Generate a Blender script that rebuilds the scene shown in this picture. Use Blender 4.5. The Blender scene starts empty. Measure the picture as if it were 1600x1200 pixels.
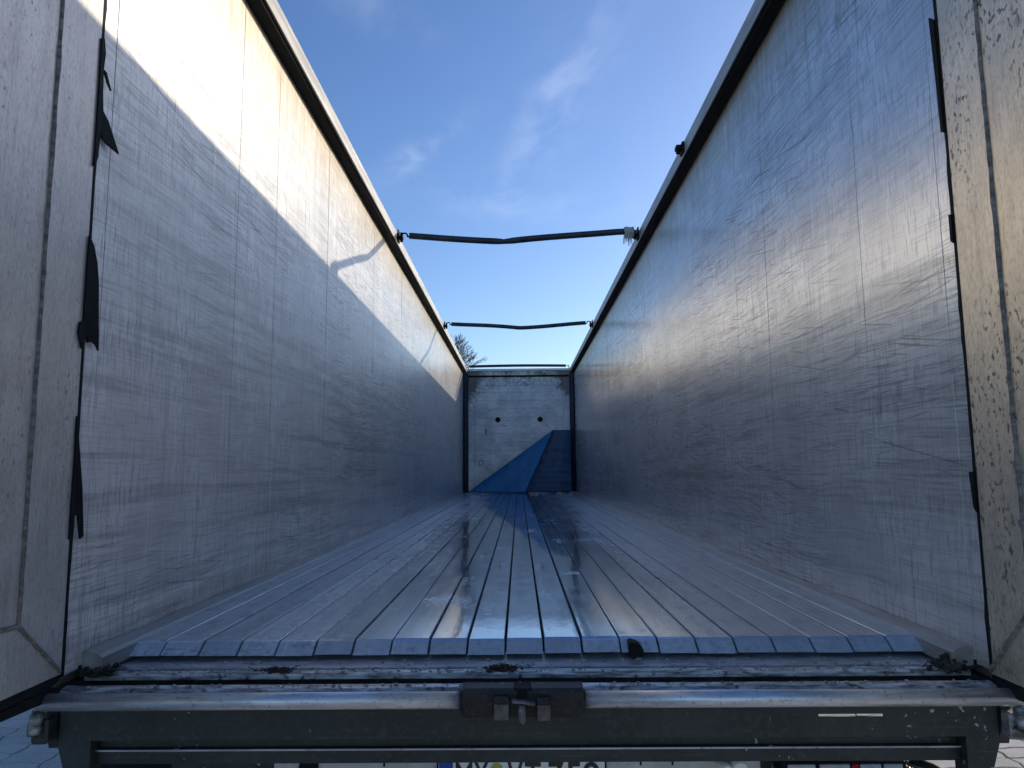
import bpy, bmesh, math, random
from mathutils import Vector, Matrix, noise as mnoise
R = math.radians
random.seed(11)
scene = bpy.context.scene
col = scene.collection

# ------------------------------------------------------------------ camera
cam_d = bpy.data.cameras.new('camera')
cam = bpy.data.objects.new('camera', cam_d); col.objects.link(cam); scene.camera = cam
cam_d.sensor_width = 36.0; cam_d.lens = 1110.7 / 1600 * 36.0
cam_d.clip_start = 0.05; cam_d.clip_end = 3000
PIT, YAW, ROL = 0.1191, -0.0088, -0.0085
CAM = Vector((-0.0116, -2.2532, 0.512))
Fv = Vector((math.sin(YAW)*math.cos(PIT), math.cos(YAW)*math.cos(PIT), math.sin(PIT)))
Rv = Vector((math.cos(YAW), -math.sin(YAW), 0)); Uv = Rv.cross(Fv)
R2 = Rv*math.cos(ROL) + Uv*math.sin(ROL); U2 = -Rv*math.sin(ROL) + Uv*math.cos(ROL)
cam.matrix_world = Matrix(((R2.x, U2.x, -Fv.x, CAM.x), (R2.y, U2.y, -Fv.y, CAM.y), (R2.z, U2.z, -Fv.z, CAM.z), (0, 0, 0, 1)))

# ------------------------------------------------------------------ sky and sun
SUN = Vector((1.0, 0.85, 0.388)).normalized()
EL = math.asin(SUN.z); AZ = math.atan2(SUN.x, SUN.y)
SKY_STRENGTH, SUN_STRENGTH = 0.121, 2.0
world = bpy.data.worlds.new('World'); scene.world = world; world.use_nodes = True


class G:
    """small helper round a node tree"""
    def __init__(s, nt):
        s.nt = nt
    def n(s, t, **kw):
        nd = s.nt.nodes.new(t)
        for k, v in kw.items():
            setattr(nd, k, v)
        return nd
    def put(s, sock, v):
        if isinstance(v, bpy.types.NodeSocket):
            s.nt.links.new(v, sock)
        elif v is not None:
            if sock.type == 'RGBA' and isinstance(v, (tuple, list)) and len(v) == 3:
                v = (*v, 1)
            if sock.type == 'RGBA' and isinstance(v, (int, float)):
                v = (v, v, v, 1)
            sock.default_value = v
    def m(s, op, a, b=None, c=None, clamp=False):
        nd = s.n('ShaderNodeMath', operation=op, use_clamp=clamp)
        for i, v in enumerate((a, b, c)):
            if v is not None:
                s.put(nd.inputs[i], v)
        return nd.outputs[0]
    def noise(s, vec, scale=1, detail=2, rough=.5, dist=0):
        nd = s.n('ShaderNodeTexNoise')
        s.put(nd.inputs['Vector'], vec); nd.inputs['Scale'].default_value = scale
        nd.inputs['Detail'].default_value = detail; nd.inputs['Roughness'].default_value = rough
        nd.inputs['Distortion'].default_value = dist
        return nd.outputs['Fac']
    def xyz(s, x, y, z):
        nd = s.n('ShaderNodeCombineXYZ')
        for i, v in enumerate((x, y, z)):
            s.put(nd.inputs[i], v)
        return nd.outputs[0]
    def sep(s, v):
        nd = s.n('ShaderNodeSeparateXYZ'); s.put(nd.inputs[0], v)
        return nd.outputs
    def step(s, v, a, b, lo=0., hi=1., smooth=True):
        nd = s.n('ShaderNodeMapRange', interpolation_type='SMOOTHSTEP' if smooth else 'LINEAR')
        s.put(nd.inputs[0], v)
        for i, q in enumerate((a, b, lo, hi)):
            s.put(nd.inputs[i+1], q)
        return nd.outputs[0]
    def mix(s, f, a, b, mode='MIX'):
        nd = s.n('ShaderNodeMix', data_type='RGBA', blend_type=mode)
        s.put(nd.inputs[0], f); s.put(nd.inputs[6], a); s.put(nd.inputs[7], b)
        return nd.outputs[2]
    def bump(s, h, strength=.3, dist=.002, normal=None):
        nd = s.n('ShaderNodeBump'); nd.inputs['Strength'].default_value = strength
        nd.inputs['Distance'].default_value = dist
        s.put(nd.inputs['Height'], h)
        if normal is not None:
            s.put(nd.inputs['Normal'], normal)
        return nd.outputs[0]


g = G(world.node_tree)
bg = world.node_tree.nodes['Background']
sky = g.n('ShaderNodeTexSky', sky_type='NISHITA', sun_disc=False)
sky.sun_elevation = EL; sky.sun_rotation = AZ
sky.altitude = 100; sky.air_density = 1.0; sky.dust_density = 0.9; sky.ozone_density = 3.0
tc = g.n('ShaderNodeTexCoord')
dx, dy, dz = g.sep(tc.outputs['Generated'])
# thin cirrus drawn on a flat layer high above: direction projected to the layer
hz = g.m('MAXIMUM', dz, 0.06)
lx = g.m('DIVIDE', dx, hz); ly = g.m('DIVIDE', dy, hz)
def wisp(cx, cy, ang, ln, wd):
    ca, sa = math.cos(ang), math.sin(ang)
    ax = g.m('SUBTRACT', lx, cx); ay = g.m('SUBTRACT', ly, cy)
    u = g.m('ADD', g.m('MULTIPLY', ax, ca/ln), g.m('MULTIPLY', ay, sa/ln))
    v = g.m('ADD', g.m('MULTIPLY', ax, -sa/wd), g.m('MULTIPLY', ay, ca/wd))
    d2 = g.m('ADD', g.m('MULTIPLY', u, u), g.m('MULTIPLY', v, v))
    return g.m('POWER', 2.718, g.m('MULTIPLY', d2, -1.0))
fib = g.noise(g.xyz(g.m('ADD', g.m('MULTIPLY', lx, 9), g.m('MULTIPLY', ly, 3)), g.m('SUBTRACT', g.m('MULTIPLY', ly, 4.5), g.m('MULTIPLY', lx, 2)), 3.3), .8, 4, .55, .25)
big = g.noise(g.xyz(lx, ly, 8.1), 1.3, 5, .6, .5)
w1 = wisp(-.31, 2.15, R(-53), .24, .055)
w2 = wisp(.10, 1.95, R(102), .50, .085)
w3 = wisp(-.29, 1.46, R(55), .16, .07)
w4 = wisp(.0, 2.6, R(10), .40, .22)
wm = g.m('ADD', g.m('ADD', g.m('MULTIPLY', w1, 1.1), g.m('MULTIPLY', w2, 1.0)), g.m('ADD', g.m('MULTIPLY', w3, .5), g.m('MULTIPLY', w4, .35)))
wm = g.m('ADD', wm, g.step(big, .62, .9, 0, .3))
cl = g.m('MULTIPLY', wm, g.step(fib, .30, .80), clamp=True)
cl = g.m('MULTIPLY', cl, g.step(dz, .08, .3))
hsv = g.n('ShaderNodeHueSaturation'); hsv.inputs['Saturation'].default_value = 1.14; hsv.inputs['Hue'].default_value = .510
g.put(hsv.inputs['Color'], sky.outputs[0])
skyc = g.mix(g.m('MULTIPLY', cl, .17), hsv.outputs[0], (7.6, 8.0, 8.8))
g.put(bg.inputs['Color'], skyc); bg.inputs['Strength'].default_value = SKY_STRENGTH

sun_d = bpy.data.lights.new('sun', 'SUN'); sun_d.energy = SUN_STRENGTH; sun_d.angle = R(.5); sun_d.color = (1.0, .88, .70)
sun = bpy.data.objects.new('sun', sun_d); col.objects.link(sun)
sun.rotation_euler = (-SUN).to_track_quat('-Z', 'Y').to_euler(); sun.location = (20, 17, 8)

vs = scene.view_settings
vs.view_transform = 'Standard'; vs.look = 'None'; vs.gamma = 1; vs.use_curve_mapping = False; vs.exposure = 0.73
cy = scene.cycles
cy.use_denoising = True; cy.denoiser = 'OPENIMAGEDENOISE'; cy.denoising_prefilter = 'ACCURATE'
cy.max_bounces = 10; cy.diffuse_bounces = 7; cy.glossy_bounces = 7; cy.transmission_bounces = 0; cy.adaptive_threshold = 0.02
cy.sample_clamp_indirect = 8; cy.blur_glossy = 0.3

# ------------------------------------------------------------------ materials
WALL_ROUGH = .28
def mat(name):
    m = bpy.data.materials.new(name); m.use_nodes = True
    q = G(m.node_tree); b = m.node_tree.nodes['Principled BSDF']
    return m, q, b
def pos(q):
    return q.n('ShaderNodeNewGeometry').outputs['Position']
def setb(q, b, **kw):
    names = dict(color='Base Color', metal='Metallic', rough='Roughness', normal='Normal', coat='Coat Weight', coat_rough='Coat Roughness', spec='Specular IOR Level')
    for k, v in kw.items():
        q.put(b.inputs[names[k]], v)


def wall_metal():
    m, q, b = mat('worn aluminium wall')
    P = pos(q); x, y, z = q.sep(P)
    side = q.m('MULTIPLY', q.m('SIGN', x), 7.3)
    blot = q.noise(q.xyz(side, y, z), 2.6, 3, .62)
    low = q.noise(q.xyz(side, q.m('MULTIPLY', y, .8), q.m('MULTIPLY', z, 1.5)), .9, 2)
    # scuffs run lengthwise, tipping downwards towards the rear in the upper half
    zz = q.m('ADD', z, q.m('ADD', q.m('MULTIPLY', low, .10), q.m('MULTIPLY', y, q.m('MULTIPLY', q.step(z, .6, 2.2), -.05))))
    dash = q.noise(q.xyz(side, q.m('MULTIPLY', y, 4.5), q.m('MULTIPLY', zz, 150)), 1, 3, .66)
    long = q.noise(q.xyz(side, q.m('MULTIPLY', y, .7), q.m('MULTIPLY', zz, 70)), 1, 3, .68)
    ver = q.noise(q.xyz(side, q.m('MULTIPLY', y, 30), q.m('MULTIPLY', z, 1.2)), 1, 3, .70)
    vfine = q.noise(q.xyz(side, q.m('MULTIPLY', y, 120), q.m('MULTIPLY', z, 14)), 1, 2, .6)
    area = q.step(low, .38, .62)
    runs = q.step(blot, .36, .64)
    c = q.mix(q.step(blot, .3, .7), (.68, .67, .65), (.86, .85, .83))
    c = q.mix(q.m('MULTIPLY', q.step(dash, .53, .61), q.m('ADD', .26, q.m('MULTIPLY', area, .34))), c, (.34, .34, .345))
    c = q.mix(q.m('MULTIPLY', q.step(dash, .44, .32), .45), c, (.90, .90, .89))
    s1 = q.m('MULTIPLY', q.step(long, .56, .70), q.m('ADD', .2, q.m('MULTIPLY', area, .6)))
    c = q.mix(q.m('MULTIPLY', s1, .6), c, (.34, .34, .345))
    c = q.mix(q.m('MULTIPLY', q.step(ver, .54, .68), q.m('MULTIPLY', runs, .45)), c, (.34, .34, .345))
    c = q.mix(q.m('MULTIPLY', q.step(ver, .43, .28), .5), c, (.92, .92, .91))
    c = q.mix(q.m('MULTIPLY', q.step(vfine, .53, .64), q.m('ADD', .15, q.m('MULTIPLY', runs, .4))), c, (.34, .34, .345))
    # broad lengthwise bands of grime left by loads, thicker in the lower half
    band = q.noise(q.xyz(side, q.m('MULTIPLY', y, .45), q.m('MULTIPLY', zz, 13)), 1, 4, .68)
    bm_ = q.m('MULTIPLY', q.step(band, .47, .66), q.m('MULTIPLY', q.step(z, 1.9, .7, .35, 1), q.step(vfine, .3, .6, .55, 1)))
    c = q.mix(q.m('MULTIPLY', bm_, .42), c, (.19, .185, .18))
    # straight single scratches at three slants
    for k, (ang, dens, lo) in enumerate(((2, 150, .66), (-7, 120, .67), (11, 100, .68))):
        ca, sa = math.cos(R(ang)), math.sin(R(ang))
        al = q.m('ADD', q.m('MULTIPLY', y, ca), q.m('MULTIPLY', z, sa)); ac = q.m('SUBTRACT', q.m('MULTIPLY', z, ca), q.m('MULTIPLY', y, sa))
        sc = q.noise(q.xyz(q.m('ADD', side, k*3.7), q.m('MULTIPLY', al, 2.2), q.m('MULTIPLY', ac, dens)), 1, 1, .5)
        c = q.mix(q.m('MULTIPLY', q.m('MULTIPLY', q.step(sc, lo, lo+.03), .5), q.m('ADD', .15, q.m('MULTIPLY', area, .85))), c, (.09, .09, .09))
    sm = q.noise(q.xyz(side, q.m('MULTIPLY', y, 17), q.m('MULTIPLY', z, 9)), 1, 2, .55)
    c = q.mix(q.m('MULTIPLY', q.m('MULTIPLY', q.step(sm, .58, .74), q.step(low, .50, .64)), .3), c, (.14, .14, .145))
    # tan runs of rust and oil below the top rail, widened to dim the sunlit part
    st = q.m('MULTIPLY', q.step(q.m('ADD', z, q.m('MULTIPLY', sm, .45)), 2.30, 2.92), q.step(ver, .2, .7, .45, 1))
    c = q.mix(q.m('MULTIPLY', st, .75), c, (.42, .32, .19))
    c = q.mix(q.step(x, -.1, .1, 1, 0, False), c, (.90, .89, .875), 'MULTIPLY')  # left wall colour darkened to offset its glare in the sun
    rnd = q.n('ShaderNodeObjectInfo').outputs['Random']
    c = q.mix(q.m('MULTIPLY', rnd, .05), c, (.3, .3, .31))
    rough = q.m('ADD', q.m('ADD', q.step(x, -.1, .1, WALL_ROUGH+.13, WALL_ROUGH, False), q.m('MULTIPLY', q.step(y, 1.0, 8.0, 0, -.12), q.step(x, -.1, .1, 1.25, 1, False))), q.m('ADD', q.m('MULTIPLY', blot, .10), q.m('MULTIPLY', q.m('ADD', s1, st), .12)))
    h = q.m('ADD', q.m('MULTIPLY', ver, 1.0), q.m('MULTIPLY', dash, .25))
    setb(q, b, color=c, metal=q.step(x, -.1, .1, .42, .62, False), rough=rough, normal=q.bump(h, .16, .003))
    # the left sheets are brushed upright, the right ones worn lengthwise
    rt = q.step(x, -.1, .1, 0, 1, False)
    q.put(b.inputs['Tangent'], q.xyz(0, rt, q.m('SUBTRACT', 1, rt)))
    q.put(b.inputs['Anisotropic'], q.step(x, -.1, .1, .5, .88, False))
    return m


def floor_metal():
    m, q, b = mat('wet aluminium floor slats')
    P = pos(q); x, y, z = q.sep(P)
    info = q.n('ShaderNodeObjectInfo'); rnd = info.outputs['Random']
    o = q.m('MULTIPLY', rnd, 30)
    st = q.noise(q.xyz(q.m('MULTIPLY', x, 60), q.m('MULTIPLY', y, .7), o), 1, 5, .6)
    st2 = q.noise(q.xyz(q.m('MULTIPLY', x, 190), q.m('MULTIPLY', y, 2.2), o), 1, 4, .6)
    bl = q.noise(q.xyz(q.m('MULTIPLY', x, 2.5), q.m('MULTIPLY', y, .8), 0), 1, 4, .6)
    fine = q.noise(q.xyz(x, q.m('MULTIPLY', y, .5), z), 70, 4, .7)
    # film of water: down the middle, drying towards the sides
    edge = q.step(q.m('ABSOLUTE', q.m('ADD', x, q.m('ADD', .02, q.m('MULTIPLY', q.m('SUBTRACT', bl, .5), .7)))), .85, .30)
    pud = q.noise(q.xyz(q.m('MULTIPLY', x, 3.2), q.m('MULTIPLY', y, 1.6), 4.4), 1.6, 5, .62)
    wet = q.m('MULTIPLY', edge, q.step(q.m('ADD', pud, q.m('MULTIPLY', fine, .55)), .54, .72), clamp=True)
    c = q.mix(q.step(st, .3, .72), (.44, .485, .53), (.74, .78, .82))
    c = q.mix(q.m('MULTIPLY', q.step(st2, .5, .68), .6), c, (.74, .77, .81))
    c = q.mix(q.m('MULTIPLY', q.step(st2, .46, .32), .55), c, (.17, .185, .21))
    c = q.mix(q.m('MULTIPLY', q.step(fine, .50, .68), .45), c, (.20, .20, .21))
    grime = q.noise(q.xyz(q.m('MULTIPLY', x, 14), q.m('MULTIPLY', y, 7), z), 1, 4, .65)
    c = q.mix(q.m('MULTIPLY', q.step(grime, .50, .70), .45), c, (.17, .17, .175))
    nose = q.step(z, -.003, -.010)
    c = q.mix(q.m('MULTIPLY', nose, q.step(fine, .35, .65, .25, .8)), c, (.50, .50, .50))
    ngr = q.noise(q.xyz(q.m('MULTIPLY', x, 34), q.m('MULTIPLY', y, 60), z), 1, 5, .7)
    c = q.mix(q.m('MULTIPLY', nose, q.step(ngr, .48, .66, 0, .6)), c, (.10, .105, .12))
    rim = q.m('MULTIPLY', q.step(z, -.0008, -.0020), q.step(z, -.0065, -.0035))
    c = q.mix(q.m('MULTIPLY', rim, q.step(fine, .3, .5, .2, .8)), c, (.85, .87, .90))
    c = q.mix(q.m('MULTIPLY', q.step(rnd, .2, .9), .55), c, (.28, .315, .36))
    c = q.mix(q.m('MULTIPLY', wet, .35), c, (.42, .425, .435))
    wet = q.m('MULTIPLY', wet, q.m('SUBTRACT', 1, nose))
    rough = q.m('ADD', q.m('MULTIPLY', q.m('SUBTRACT', 1, wet), .17), q.m('ADD', .06, q.m('ADD', q.m('MULTIPLY', st, .08), q.m('MULTIPLY', q.step(grime, .45, .7), .10))))
    rough = q.m('ADD', rough, q.m('ADD', q.m('MULTIPLY', nose, .15), q.m('MULTIPLY', rnd, .07)))
    c = q.mix(1.0, c, (.92, 1.0, 1.08), 'MULTIPLY')
    nb = q.bump(q.m('ADD', st, q.m('MULTIPLY', fine, .5)), .16, .002)
    setb(q, b, color=c, metal=q.m('SUBTRACT', .76, q.m('MULTIPLY', nose, .56)), rough=rough, normal=nb, coat=q.m('MULTIPLY', wet, .95), coat_rough=.03)
    ripple = q.noise(q.xyz(q.m('MULTIPLY', x, 24), q.m('MULTIPLY', y, 9), 1), 1, 4, .6)
    q.put(b.inputs['Coat Normal'], q.bump(ripple, .10, .003))
    return m


def door_metal():
    m, q, b = mat('dull dirty aluminium door')
    P = pos(q); x, y, z = q.sep(P)
    side = q.m('MULTIPLY', q.m('SIGN', x), 5.1)
    grain = q.noise(q.xyz(side, q.m('MULTIPLY', y, 75), q.m('MULTIPLY', z, 9)), 1, 5, .65)
    grain2 = q.noise(q.xyz(side, q.m('MULTIPLY', y, 20), q.m('MULTIPLY', z, 4)), 1, 4, .6)
    bl = q.noise(q.xyz(side, y, z), 5, 5, .6)
    c = q.mix(q.step(bl, .3, .7), (.52, .475, .41), (.65, .60, .52))
    c = q.mix(q.m('MULTIPLY', q.step(grain, .48, .70), .35), c, (.27, .255, .24))
    c = q.mix(q.m('MULTIPLY', q.step(grain2, .50, .72), .32), c, (.26, .245, .23))
    sp = q.noise(q.xyz(side, q.m('MULTIPLY', y, 70), q.m('MULTIPLY', z, 42)), 1, 3, .55)
    patch = q.step(q.noise(q.xyz(side, q.m('MULTIPLY', y, 5), q.m('MULTIPLY', z, 1.8)), 1.3, 3), .42, .66)
    many = q.step(x, -.1, .1, .62, .56)
    spots = q.m('MULTIPLY', q.step(sp, many, q.m('ADD', many, .07)), patch)
    c = q.mix(q.m('MULTIPLY', spots, .85), c, (.055, .048, .042))
    sp2 = q.noise(q.xyz(side, q.m('MULTIPLY', y, 14), q.m('MULTIPLY', z, 9)), 1, 2, .5)
    c = q.mix(q.m('MULTIPLY', q.step(sp2, .68, .76), .5), c, (.12, .11, .10))
    hatch = q.noise(q.xyz(side, q.m('MULTIPLY', y, 160), q.m('MULTIPLY', z, 55)), 1, 2, .6)
    c = q.mix(q.m('MULTIPLY', q.step(hatch, .5, .72), .35), c, (.2, .19, .18))
    c = q.mix(q.m('MULTIPLY', q.step(hatch, .45, .3), .3), c, (.74, .71, .66))
    h = q.m('ADD', q.m('MULTIPLY', grain, .6), q.m('ADD', q.m('MULTIPLY', bl, .5), q.m('MULTIPLY', spots, -.6)))
    c = q.mix(q.step(x, -.1, .1, 0, 1, False), q.mix(1.0, c, (.98, 1.0, 1.06), 'MULTIPLY'), q.mix(1.0, c, (1.26, 1.19, 1.05), 'MULTIPLY'))  # right door coloured warmer and brighter to stand for reflected sun
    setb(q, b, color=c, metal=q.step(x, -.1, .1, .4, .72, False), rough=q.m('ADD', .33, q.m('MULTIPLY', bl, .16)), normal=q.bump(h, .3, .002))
    return m


def plain(name, c1, c2, metal=0., rough=.5, scale=8, stretch=(1, 1, 1), speck=None, bump=.25, speck_amt=.5, speck_scale=60, spread=.12):
    m, q, b = mat(name)
    P = pos(q); x, y, z = q.sep(P)
    V = q.xyz(q.m('MULTIPLY', x, stretch[0]), q.m('MULTIPLY', y, stretch[1]), q.m('MULTIPLY', z, stretch[2]))
    n1 = q.noise(V, scale, 5, .6); n2 = q.noise(P, speck_scale, 4, .65)
    c = q.mix(q.step(n1, .32, .68), c1, c2)
    if speck:
        c = q.mix(q.m('MULTIPLY', q.step(n2, .56, .68), speck_amt), c, speck)
    setb(q, b, color=c, metal=metal, rough=q.m('ADD', rough-spread/2, q.m('MULTIPLY', n1, spread)), normal=q.bump(q.m('ADD', n1, q.m('MULTIPLY', n2, .5)), bump, .002))
    return m


def paint_dark():
    m, q, b = mat('chipped dark green paint')
    P = pos(q); x, y, z = q.sep(P)
    n1 = q.noise(P, 5, 5, .6); n2 = q.noise(P, 55, 4, .6)
    n3 = q.noise(q.xyz(q.m('MULTIPLY', x, 3), y, q.m('MULTIPLY', z, 90)), 1, 3, .6)
    c = q.mix(q.step(n1, .35, .68), (.012, .017, .016), (.026, .032, .028))
    c = q.mix(q.m('MULTIPLY', q.step(n2, .50, .7), .5), c, (.055, .055, .050))
    chips = q.m('MULTIPLY', q.step(q.noise(P, 42, 3, .5), .66, .70), q.step(q.noise(P, 4, 2), .50, .6))
    c = q.mix(chips, c, (.34, .34, .33))
    c = q.mix(q.m('MULTIPLY', q.step(n3, .60, .75), .35), c, (.09, .09, .085))
    setb(q, b, color=c, rough=q.m('ADD', .38, q.m('MULTIPLY', n1, .2)), normal=q.bump(q.m('ADD', n2, n1), .25, .002))
    return m


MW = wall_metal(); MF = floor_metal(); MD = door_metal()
MRAIL = plain('weathered rail aluminium', (.26, .245, .22), (.40, .38, .345), .35, .42, 3, (8, .8, 8), (.20, .17, .13), .3, .4, 45)
MBLACK = plain('black rubber', (.005, .006, .007), (.011, .012, .013), 0, .7, 12, bump=.3)
MBLACK.node_tree.nodes['Principled BSDF'].inputs['Specular IOR Level'].default_value = .18
MPAINT = paint_dark()
MLEDGE = plain('scuffed steel sill', (.34, .35, .36), (.58, .585, .60), .40, .36, 6, (1, 6, 6), (.05, .045, .04), .35, .6, 38, .2)
MLIP = plain('dirty bright lip', (.16, .16, .16), (.74, .74, .74), .5, .38, 9, (1.5, 8, 8), (.04, .035, .03), .4, .8, 30, .2)
MDIRTY = plain('grimy dark channel', (.012, .013, .014), (.045, .045, .045), .2, .6, 10, (1, 6, 6), (.14, .14, .14), .4, .4, 70)
MTUBE = plain('bright galvanised tube', (.50, .51, .53), (.70, .71, .73), .70, .36, 9, (1, 8, 8), (.20, .20, .20), .15, .5, 80, .18)
MLATCH = plain('greasy black latch iron', (.007, .007, .007), (.022, .020, .018), .2, .55, 14, speck=(.09, .075, .055), speck_amt=.35)
MWORN = plain('worn bare latch steel', (.05, .046, .042), (.17, .165, .16), .6, .35, 14)
MBAR = plain('dark bluish bow tube', (.010, .016, .022), (.028, .040, .050), .1, .42, 10, bump=.2)
MROLL = plain('scraped hinge roller', (.05, .05, .05), (.42, .41, .40), .5, .45, 16, (1, 1, 2.5), (.02, .018, .015), .4, .8, 40)
MDIRT = plain('crumbly dark soil', (.014, .012, .009), (.05, .042, .032), 0, .9, 25, speck=(.12, .11, .10), bump=.8, speck_amt=.4)
MGRIT = plain('pale grit', (.16, .155, .15), (.5, .49, .47), 0, .8, 30, bump=.4)
def front_mat():
    m, q, b = mat('scuffed grey front wall')
    P = pos(q); x, y, z = q.sep(P)
    n1 = q.noise(P, 3.2, 5, .6); n2 = q.noise(P, 14, 4, .65)
    hat = q.noise(q.xyz(q.m('MULTIPLY', x, 7), y, q.m('MULTIPLY', z, 34)), 1, 3, .6)
    c = q.mix(q.step(n1, .32, .68), (.54, .525, .51), (.78, .765, .745))
    c = q.mix(q.m('MULTIPLY', q.step(hat, .52, .68), .4), c, (.30, .29, .28))
    c = q.mix(q.m('MULTIPLY', q.step(n2, .58, .70), .25), c, (.24, .20, .18))
    # rusty grime gathered in the top corners and under the header
    ax = q.m('ABSOLUTE', x)
    g1 = q.m('ADD', q.m('MULTIPLY', q.step(z, 1.9, 2.6), .65), q.m('MULTIPLY', q.step(ax, .75, 1.2), q.step(z, 1.6, 2.5)))
    gr = q.step(q.m('ADD', q.m('MULTIPLY', g1, .32), q.m('ADD', q.m('MULTIPLY', n2, .5), q.m('MULTIPLY', n1, .4))), .56, .78)
    c = q.mix(q.m('MULTIPLY', gr, .85), c, (.09, .065, .055))
    setb(q, b, color=c, metal=.15, rough=.45, normal=q.bump(q.m('ADD', n1, n2), .2, .003))
    return m
MFRONT = front_mat()
MWHITE = plain('dirty white paint', (.74, .75, .74), (.84, .85, .84), 0, .5, 4, speck=(.4, .4, .38), speck_amt=.25)
MNAVY = plain('navy rubber edging', (.008, .014, .028), (.014, .028, .055), 0, .45, 6)
MPANEL = plain('pale grey plate panel', (.42, .42, .41), (.56, .56, .55), .1, .45, 6, speck=(.12, .12, .12), speck_amt=.3)
MPLATE = plain('white plate face', (.74, .75, .76), (.82, .82, .82), 0, .35, 20, bump=.03)
MEURO = plain('blue plate band', (.005, .04, .34), (.008, .06, .42), 0, .35, 20, bump=.03)
MCHAR = plain('black plate lettering', (.012, .012, .012), (.02, .02, .02), 0, .4, 20, bump=.03)
MSEAL = plain('yellow sticker', (.42, .33, .04), (.5, .4, .06), 0, .5, 90, bump=.05)
MRED = plain('red lamp lens', (.35, .008, .01), (.45, .012, .015), 0, .15, 30, bump=.05)
MLENS = plain('grey lamp lens', (.30, .31, .35), (.42, .43, .47), 0, .15, 30, bump=.1)
MCREAM = plain('cream lamp', (.75, .70, .60), (.85, .82, .74), 0, .4, 12, bump=.1)
MROPE = plain('pale frayed rope', (.30, .28, .25), (.5, .48, .44), 0, .9, 60, bump=.5)
MBARK = plain('grey bark', (.07, .06, .05), (.14, .125, .10), 0, .9, 8, bump=.5)
MGREEN = plain('green hose', (.01, .10, .05), (.02, .16, .08), 0, .4, 20)


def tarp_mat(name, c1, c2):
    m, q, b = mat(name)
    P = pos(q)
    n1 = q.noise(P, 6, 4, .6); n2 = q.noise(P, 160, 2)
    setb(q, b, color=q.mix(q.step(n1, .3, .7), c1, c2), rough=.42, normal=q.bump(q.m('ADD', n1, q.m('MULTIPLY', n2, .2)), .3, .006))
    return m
MTARP = tarp_mat('bright blue tarpaulin', (.004, .13, .31), (.008, .19, .42))  # flap colour set brighter than the hanging sheet for sky light on its slope
MTARP2 = tarp_mat('navy tarpaulin sheet', (.010, .048, .115), (.016, .07, .16))


def paver_mat():
    m, q, b = mat('concrete pavers')
    P = pos(q); rnd = q.n('ShaderNodeObjectInfo').outputs['Random']
    n1 = q.noise(P, 2, 4, .6); n2 = q.noise(P, 90, 4, .7); n3 = q.noise(P, 14, 4, .6)
    c = q.mix(q.step(n1, .3, .7), (.46, .43, .39), (.58, .54, .49))
    c = q.mix(q.m('MULTIPLY', q.step(n2, .45, .7), .35), c, (.20, .185, .17))
    c = q.mix(q.m('MULTIPLY', q.step(n3, .52, .75), .3), c, (.24, .22, .2))
    c = q.mix(q.m('MULTIPLY', rnd, .25), c, (.26, .24, .225))
    setb(q, b, color=c, rough=.85, normal=q.bump(n2, .4, .002))
    return m
MPAVE = paver_mat()


def ground_mat():
    m, q, b = mat('sand joints and far paving')
    P = pos(q)
    br = q.n('ShaderNodeTexBrick'); q.put(br.inputs['Vector'], P)
    br.inputs['Scale'].default_value = 1; br.inputs['Brick Width'].default_value = .28; br.inputs['Row Height'].default_value = .15
    br.inputs['Mortar Size'].default_value = .006
    n1 = q.noise(P, 1.2, 5, .6); n2 = q.noise(P, 60, 4, .65)
    base = q.mix(q.step(n1, .3, .7), (.44, .41, .37), (.55, .51, .465))
    c = q.mix(br.outputs['Fac'], base, (.08, .075, .065))
    x, y, z = q.sep(P)
    near = q.m('MULTIPLY', q.step(q.m('ABSOLUTE', x), 5.72, 5.70, 0, 1, False), q.m('MULTIPLY', q.step(y, -3.92, -3.90, 0, 1, False), q.step(y, 8.82, 8.80, 0, 1, False)))
    c = q.mix(near, c, (.07, .063, .052))
    c = q.mix(q.m('MULTIPLY', q.step(n2, .5, .7), .2), c, (.16, .15, .14))
    setb(q, b, color=c, rough=.9, normal=q.bump(n2, .3, .002))
    return m
MGROUND = ground_mat()

# ------------------------------------------------------------------ mesh helpers
GZ = -1.25
def new_mesh(name, verts, faces, material, smooth=False):
    me = bpy.data.meshes.new(name); me.from_pydata([tuple(v) for v in verts], [], faces)
    me.materials.append(material)
    if smooth:
        me.polygons.foreach_set('use_smooth', [True]*len(me.polygons))
    me.update(); return me
def link(name, me, parent=None):
    o = bpy.data.objects.new(name, me); col.objects.link(o)
    if parent is not None:
        o.parent = parent; o.matrix_parent_inverse = world_of(parent).inverted()
    return o
def world_of(o):
    if o.parent is None:
        return Matrix.LocRotScale(o.location, o.rotation_euler, o.scale)
    return world_of(o.parent) @ o.matrix_parent_inverse @ Matrix.LocRotScale(o.location, o.rotation_euler, o.scale)
def tag(o, label=None, cat=None, group=None, kind=None):
    for k, v in (('label', label), ('category', cat), ('group', group), ('kind', kind)):
        if v:
            o[k] = v
    return o
def empty(name, loc):
    o = bpy.data.objects.new(name, None); col.objects.link(o); o.location = loc; o.empty_display_size = .2
    return o
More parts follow.
